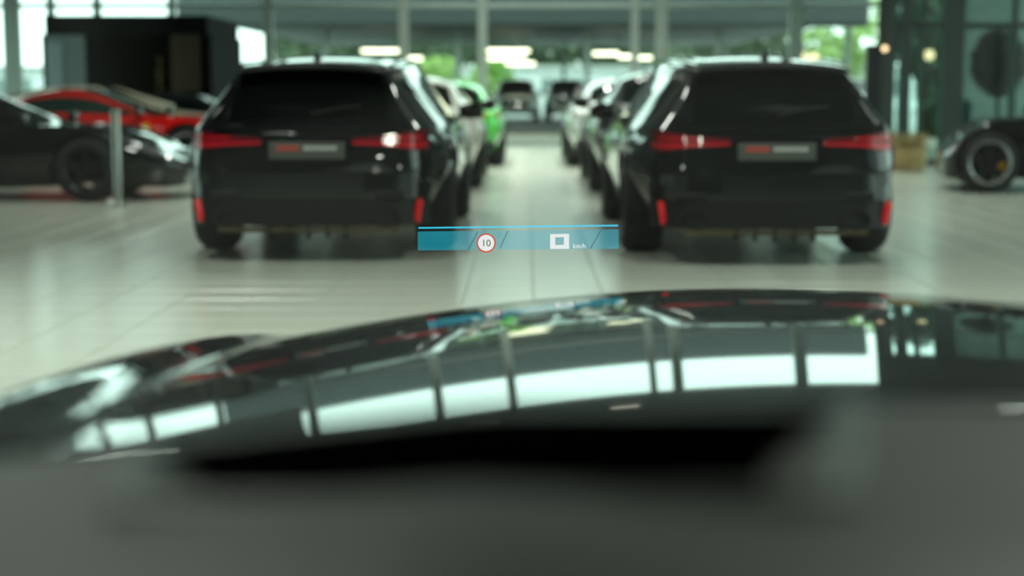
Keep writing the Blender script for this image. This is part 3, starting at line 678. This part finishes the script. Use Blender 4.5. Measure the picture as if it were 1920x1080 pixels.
c = car('coupe', COUPE, 'coupe', (cxx, yc, 0), FR, M_CREAM, 'cream coupe whose arched roof shows above the red sports car', scale=(1, 1.05, .98))
tb = COUPE['tab']
for s_ in (-1, 1): MB().tube([(s_ * (r[8] + .015), r[0], r[9] + .02) for r in tb if -.8 <= r[0] <= 2.0], .05, 8).build('roof_arch', M_CREAM, c, smooth=True)
yk = 26.9; c = car('coupe', COUPE, 'coupe', (P(345, 180, yk).x - .9, yk, 0), FR, M_DKGREY, 'black coupe half hidden behind the red bonnet and cream roof', scale=(1, 1, .92))
FL = R(80)       # facing left
wq = P(1856, 312, 18.14); rX = wq.x - (-.96 * math.cos(FL) - 2.65 * math.sin(FL)); yR = wq.y - (-.96 * math.sin(FL) + 2.65 * math.cos(FL))
c = car('sports_car', SPORT2, 'sport2', (rX, yR, 0), FL, BLACK_PAINT, 'black sports car with silver rims and yellow brake calipers facing left', rim='silver', caliper=1.0, scale=(1, 1, 1.05)); head(c, SPORT, .80, .68, 2.74, 2.90)

# ---- vehicles outside the glass, facing the showroom
def suv(px, Y, paint, label, sc=(1, 1, 1), g=None):
    c = car('suv', SUV, 'suv', (P(px, 200, Y).x, Y, 0), R(180), paint, label, M_DARKGLASS, 'silver', False, sc, g)
    for s in (-1, 1): box(s * .62 - .14, s * .62 + .14, 3.66, 3.73, .78, .88).build('headlamp', M_LAMPGLASS, c, bevel=.02)
    box(-.45, .45, 3.70, 3.77, .58, .78).build('grille', M_TRIM, c, bevel=.02); box(-.70, .70, 3.64, 3.76, .40, .52).build('front_bumper', M_CHROME, c, bevel=.02)
    return c
suv(968, 66, M_SILVER, 'pale suv outside the glass, left of the two at the end of the aisle')
suv(1062, 67, M_SILVER, 'pale suv outside the glass, right of the two at the end of the aisle')
suv(430, 58, M_WHITE, 'white suv outside the glass behind the booth end')
suv(1575, 60, M_WHITE, 'white suv outside the glass beyond the black totem')

# ---------------------------------------------------------------- booth, post, totem, basket, topiary
M_BOOTH = mat('matt black booth board', (0.006, 0.007, 0.008), .9, noise=.2, spec=.08); M_PANELGREY = mat('blue grey panel', (0.22, 0.28, 0.29), .5); M_WOOD = mat('brown wood panel', (0.05, 0.036, 0.02), .6, noise=.4, nscale=14)
YBo = 29.0
bl, br = P(85, 100, YBo - 1).x, P(390, 100, YBo - 1).x; zt = P(200, 34, YBo - 1).z
booth = thing('display_booth', 'tall black open display booth with grey panel and brown wood panel', 'booth', ((bl + br) / 2, YBo, 0))
w2 = (br - bl) / 2
box(-w2, w2, 1.9, 2.0, 0, zt).build('back_wall', M_BOOTH, booth); box(-w2, w2, -1, 2.0, zt - .28, zt + .05).build('top_beam', M_BOOTH, booth, bevel=.01)
for s in (-1, 1): box(s * w2 - .06, s * w2 + .06, -1, 2, 0, zt - .28).build('side_wall', M_BOOTH, booth, bevel=.01)
x = lambda px: P(px, 120, YBo - 1).x - (bl + br) / 2
gp = box(x(88), x(160), -1.02, -.95, .02, P(100, 66, YBo - 1).z).build('grey_panel', M_PANELGREY, booth, bevel=.005); gp['label'] = 'blue grey panel'
box(x(86) + .03, x(118), -1.06, -1.02, .02, P(100, 80, YBo - 1).z).build('pale_panel', mat('pale blue panel', (.36, .46, .50), .45), booth, bevel=.005)
wp = box(x(318), x(374), -.9, -.84, .02, P(340, 58, YBo - 1).z).build('wood_panel', M_WOOD, booth, bevel=.005); wp['label'] = 'brown wood panel'
# gilded figure on a plinth inside the booth
gx = P(303, 140, YBo - .3).x
fig = thing('statuette', 'small gilded statuette on a dark plinth inside the black booth', 'statuette', (gx, YBo - .3, 0))
box(-.14, .14, -.14, .14, 0, P(303, 172, YBo - .3).z).build('plinth', M_BOOTH, fig, bevel=.01)
z0 = P(303, 172, YBo - .3).z; M_GOLD = mat('dull gold', (.14, .10, .025), .5, .3)
MB().lathe([(0, 0), (.12, 0), (.13, .03), (.07, .08), (.09, .22), (.11, .34), (.07, .42), (.045, .46), (.07, .52), (.075, .58), (.05, .64), (0, .66)], 'z', 18, (0, 0, z0)).build('figure', M_GOLD, fig, smooth=True)
# barrier post
pb = PZ(222, 386); pt = P(212, 206, pb.y).z
post = thing('barrier_post', 'slim brushed steel barrier post standing in front of the black sports car', 'post', (pb.x, pb.y, 0))
MB().lathe([(.16, 0), (.16, .012), (.05, .03), (.042, .04), (.042, pt - .02), (.048, pt - .02), (.048, pt), (0, pt)], 'z', 24).build('pole', M_CHROME, post, smooth=40)
MB().tube([(0, 0, pt - .06), (-.05, 0, pt - .06)], .012, 8).build('belt_clip', M_TRIM, post)
kb = PZ(207, 388); tag(MB().lathe([(0, 0), (.03, .004), (.045, .03), (.045, .05), (.03, .08), (0, .085)], 'z', 16, (kb.x, kb.y, 0)).build('floor_bollard', mat('white plastic', (.7, .72, .7), .3), None, smooth=True), 'small white round knob on the floor beside the steel post', 'knob')
# totem
ty = 23.6; t0, t1 = P(1624, 90, ty), P(1652, 90, ty)
tot = thing('totem', 'slim black upright totem at the left end of the green glass lobby', 'totem', ((t0.x + t1.x) / 2, ty, 0))
tw = (t1.x - t0.x) / 2; box(-tw, tw, -.06, .06, .03, P(1638, 84, ty).z).build('slab', mat('totem black', (.008, .012, .016), .3), tot, bevel=.006); box(-tw - .05, tw + .05, -.2, .2, 0, .03).build('base_plate', M_TRIM, tot, bevel=.005)
# basket with dried grass
q0, q1 = PZ(1666, 322), PZ(1746, 322); bw = (q1.x - q0.x) / 2; byy = q0.y + bw
bas = thing('basket', 'tan woven basket of dried grass on the floor beside the green glass lobby', 'basket', ((q0.x + q1.x) / 2, byy, 0))
M_BAS = mat('woven tan', (.40, .29, .13), .8, noise=.35, nscale=40, bump=.3)
for k in range(7):
    rr_ = bw * (.74 + .20 * math.sin(.5 + k * .33)); MB().lathe([(rr_ + .026 * math.cos(a), .028 + k * .046 + .026 * math.sin(a)) for a in [2 * math.pi * i / 8 for i in range(8)]], 'z', 24, closed=True).build('coil', M_BAS, bas, smooth=True)
MB().lathe([(0, .01), (bw * .7, .01), (bw * .8, .3), (0, .3)], 'z', 20).build('lining', M_BAS, bas)
gm = MB()
for k in range(160):
    a = random.uniform(0, 6.28); r0 = random.uniform(0, bw * .7); h = random.uniform(.38, .60); lean = random.uniform(.0, .35)
    p = (r0 * math.cos(a), r0 * math.sin(a)); q = (p[0] + lean * math.cos(a) * .6, p[1] + lean * math.sin(a) * .6)
    gm.add([(p[0] - .006, p[1], .2), (p[0] + .006, p[1], .2), (q[0] + .012, q[1], h * .9), (q[0], q[1], h), (q[0] - .012, q[1], h * .9)], [(0, 1, 2, 3, 4)])
stuff(gm.build('dried_grass', mat('dried grass', (.46, .36, .17), .8, noise=.3), bas))

M_LEAFD = mat('dark leaf', (0.012, 0.045, 0.016), .6, noise=.4, nscale=6); M_LEAF = mat('fresh leaf', (0.14, 0.30, 0.035), .6, noise=.45, nscale=.8); M_LEAFP = mat('pale leaf', (0.26, 0.40, 0.10), .6, noise=.4, nscale=.8); M_BARK = mat('bark', (.05, .035, .022), .9, noise=.4)
def crown(name, c, rad, n, leaf, m, parent, seed):
    rnd = random.Random(seed); b = MB(); blobs = [(Vector((rnd.gauss(0, .38), rnd.gauss(0, .38), rnd.gauss(0, .38))), rnd.uniform(.35, .6)) for _ in range(12)]
    for k in range(n):
        o, r0 = blobs[k % 12]; d = Vector((rnd.gauss(0, 1), rnd.gauss(0, 1), rnd.gauss(0, 1))).normalized() * r0 * rnd.uniform(.75, 1.05)
        p = o + d
        if name == 'ball_crown': p = Vector((rnd.gauss(0, 1), rnd.gauss(0, 1), rnd.gauss(0, 1))).normalized() * rnd.uniform(.8, 1.02)
        p = Vector((p.x * rad[0], p.y * rad[1], p.z * rad[2])) + Vector(c)
        a = Vector((rnd.gauss(0, 1), rnd.gauss(0, 1), rnd.gauss(0, 1))).normalized(); e = a.orthogonal().normalized(); l = leaf * rnd.uniform(.6, 1.2)
        b.add([p - a * l, p + e * l * .5, p + a * l, p - e * l * .5], [(0, 1, 2, 3)])
    return b.build(name, m, parent)
tp = P(1872, 120, 27.2)
tt = thing('topiary_tree', 'dark clipped topiary tree in a pot behind the green lobby glass', 'tree', (tp.x, 27.2, 0))
crown('ball_crown', (0, 0, P(1872, 118, 27.2).z), (.46, .42, .58), 2600, .06, M_LEAFD, tt, 3); MB().lathe([(0, -.52), (.24, -.42), (.36, -.1), (.36, .2), (.2, .46), (0, .52)], 'z', 20, (0, 0, P(1872, 118, 27.2).z)).build('inner_foliage', M_LEAFD, tt, smooth=True)
MB().tube([(0, 0, .4), (.02, .01, .8), (0, 0, 1.4)], .035, 8).build('trunk', M_BARK, tt); MB().lathe([(0, 0), (.22, 0), (.28, .5), (.30, .5), (.30, .54), (.26, .54), (.25, .48), (0, .46)], 'z', 24).build('pot', mat('grey pot', (.12, .13, .13), .6), tt, smooth=40)
bs = P(1811, 190, 26.2); st = thing('sign_stand', 'small teal sign stand behind the green lobby glass', 'sign', (bs.x, 26.2, 0))
box(-.09, .09, -.02, .02, P(1811, 246, 26.2).z, P(1811, 188, 26.2).z).build('sign_board', mat('teal sign', (.03, .16, .20), .4), st, bevel=.005); box(-.02, .02, -.02, .02, .02, P(1811, 246, 26.2).z).build('leg', M_TRIM, st); box(-.16, .16, -.12, .12, 0, .02).build('base_plate', M_TRIM, st)

# ---------------------------------------------------------------- carport, lamps, trees beyond the glass
M_CANOPY = mat('grey canopy sheet', (0.050, 0.064, 0.066), .5, noise=.08); M_CONC = mat('pale concrete', (.45, .47, .44), .8, noise=.1)
cy0 = 44.0; cxl, cxr = P(330, 60, cy0).x, P(1632, 40, cy0).x; cz = P(1300, 51, cy0).z
cp = thing('carport', 'long grey flat-roofed carport outside the glass with tube lamps beneath', 'carport', ((cxl + cxr) / 2, cy0, 0)); hw = (cxr - cxl) / 2
box(-hw, hw, 0, .3, cz, 5.5).build('fascia', M_CANOPY, cp, bevel=.12); box(-hw, hw, .3, 30, cz + .35, cz + .55).build('roof_slab', M_CANOPY, cp)
box(-hw, hw, -.06, 0, cz + .62, cz + .68).build('fascia_strip', mat('pale strip', (.30, .34, .35), .5), cp)
for k in range(6):
    for yy_ in (1.0, 28.5): box(-hw + .4 + k * (2 * hw - .8) / 5 - .08, -hw + .4 + k * (2 * hw - .8) / 5 + .08, yy_ - .08, yy_ + .08, 0, cz + .35).build('column', M_FRAME, cp)
M_TUBE = mat('warm tube light', (1, .9, .75), .4, emit=(1, .86, .62), estr=3.2); M_WARM = mat('warm bulb', (1, .8, .5), .4, emit=(1, .66, .36), estr=1.1)
def tube_lamp(px0, px1, py, Y, label):
    a, b_ = P(px0, py, Y), P(px1, py, Y); L = (b_.x - a.x) / 2
    t = thing('tube_lamp', label, 'lamp', ((a.x + b_.x) / 2, Y, a.z), group='tube lamps under the carport')
    box(-L, L, -.06, .06, -.07, .05).build('light_tube', M_TUBE, t, bevel=.03); box(-L, L, -.08, .08, .05, .12).build('housing', M_CANOPY, t)
    for s in (-1, 1): MB().tube([(s * L * .8, 0, .12), (s * L * .8, 0, cz + .345 - a.z)], .012, 6).build('hanger', M_TRIM, t)
for a in ((678, 752, 95, 56, 'long warm tube lamp hanging over the left estate car roof'), (748, 792, 109, 62, 'short warm tube lamp just right of the left estate car roof'), (910, 993, 95, 55, 'upper long warm tube lamp above the aisle'), (915, 985, 109, 61, 'middle warm tube lamp above the aisle'), (948, 1003, 119, 66, 'lower warm tube lamp above the aisle'), (1112, 1160, 100, 57, 'warm tube lamp right of the aisle, leftmost of three'), (1160, 1188, 106, 60, 'warm tube lamp right of the aisle, middle of three'), (1195, 1222, 108, 63, 'warm tube lamp right of the aisle, rightmost of three')): tube_lamp(*a)
def bulb(px, py, Y, zt_, label, r=.10):
    q = P(px, py, Y); t = thing('pendant_lamp', label, 'lamp', q, group='round warm pendant lamps')
    MB().lathe([(0, -r), (r * .7, -r * .7), (r, 0), (r * .7, r * .7), (0, r)], 'z', 16).build('globe', M_WARM, t, smooth=True); MB().tube([(0, 0, r), (0, 0, zt_ - q.z)], .008, 6).build('cord', M_TRIM, t); MB().lathe([(0, r * .8), (.04, r * .8), (.04, r * 1.3), (0, r * 1.3)], 'z', 12).build('cap', M_TRIM, t)
bulb(1505, 107, 46, cz + .345, 'round warm globe standing in for a headlamp over the right estate car roof, left of two', .13); bulb(1526, 107, 46, cz + .345, 'round warm globe standing in for a headlamp over the right estate car roof, right of two', .13)  # warm spots taken for headlamps outside, made as hanging globes
bulb(1742, 103, 29, ZC, 'warm pendant lamp glowing inside the green glass lobby'); bulb(1659, 91, 24.4, ZC, 'small warm pendant lamp just right of the black totem', .045)
def tree(px, py, Y, rad, m, label, seed, n=1500, leaf=.22):
    q = P(px, py, Y); t = thing('tree', label, 'tree', (q.x, Y, 0), group='trees beyond the showroom')
    crown('crown', (0, 0, q.z), rad, n, leaf, m, t, seed); MB().tube([(0, 0, 0), (.1, 0, q.z * .6), (0, 0, q.z)], [.22, .16, .08], 8).build('trunk', M_BARK, t)
tree(815, 148, 80, (2.4, 1.5, 1.2), M_LEAFP, 'bright green tree beyond the carport left of the aisle', 11); tree(915, 165, 84, (1.2, 1.2, 1.9), M_LEAF, 'green tree beyond the carport above the green coupe', 12)
M_LEAFM = mat('muted leaf', (0.10, 0.14, 0.08), .7, noise=.4, nscale=.8)
for px_, l_, sd in ((1060, 'broad dark tree behind the pale building above the aisle', 13), (640, 'dark tree behind the pale building over the left estate car', 15), (1380, 'dark tree behind the pale building over the right estate car', 16), (850, 'dark tree behind the pale building left of the aisle', 19), (1220, 'dark tree behind the pale building right of the aisle', 20)):
    tree(px_, 80, 112 + (sd - 13) * 6, (7.5, 2.2, 3.4), M_LEAFM, l_, sd, 2600, .5)
tree(1585, 92, 80, (2.6, 2, 2.2), M_LEAFP, 'pale green tree between the carport end and black totem', 14, 1800)
tree(1745, 110, 41, (.7, .7, 2.0), M_LEAFD, 'dark tree outside seen through the lobby glass', 17, 2000)
wb_ = thing('outbuilding', 'long pale grey low building beyond the parked suvs', 'building', (4, 100, 0))
box(-45, 45, 0, 8, 0, 2.6).build('wall', mat('white render', (.72, .76, .76), .8, noise=.05), wb_); box(-46, 46, -.6, 8.6, 2.6, 2.8).build('roof', M_CONC, wb_)
for k in range(18): box(-43 + k * 5, -40.4 + k * 5, -.05, .05, .9, 2.0).build('window', mat('building glass', (.16, .22, .22), .1), wb_)

# ---------------------------------------------------------------- ceiling lamps of the hall
M_LED = mat('ceiling led', (.9, .86, .78), .4, emit=(1, .90, .74), estr=1.2)
rows_ = [(y, x_, p) for y, p in ((-6, 12), (6.5, 88), (14.5, 34), (19, 40)) for x_ in (-2.8, 2.8)] + [(-2, -2.8, 20), (2, -3.4, 26)] + [(y, x_, 9) for y in (6.5, 14.5) for x_ in (-8.4, 8.4)] + [(y, x_, 66) for y in (23, 27, 31) for x_ in (-1.5, 1.5)]
for y, x_, p in rows_:
    t = thing('ceiling_lamp', 'rectangular white downlight in the ceiling of the hall', 'lamp', (x_, y, ZC), group='ceiling lamps of the hall')
    box(-.34, .34, -.20, .20, -.10, 0).build('housing', M_TRIM, t); box(-.30, .30, -.16, .16, -.112, -.10).build('diffuser', M_LED, t)
    l = bpy.data.lights.new('lamp_light', 'AREA'); l.shape = 'RECTANGLE'; l.size = .6; l.size_y = .32; l.energy = p; l.spread = R(125); l.color = (.93, 1, .88)
    lo = bpy.data.objects.new('lamp_light', l); C.objects.link(lo); lo.parent = t; lo.location = (0, 0, -.118)
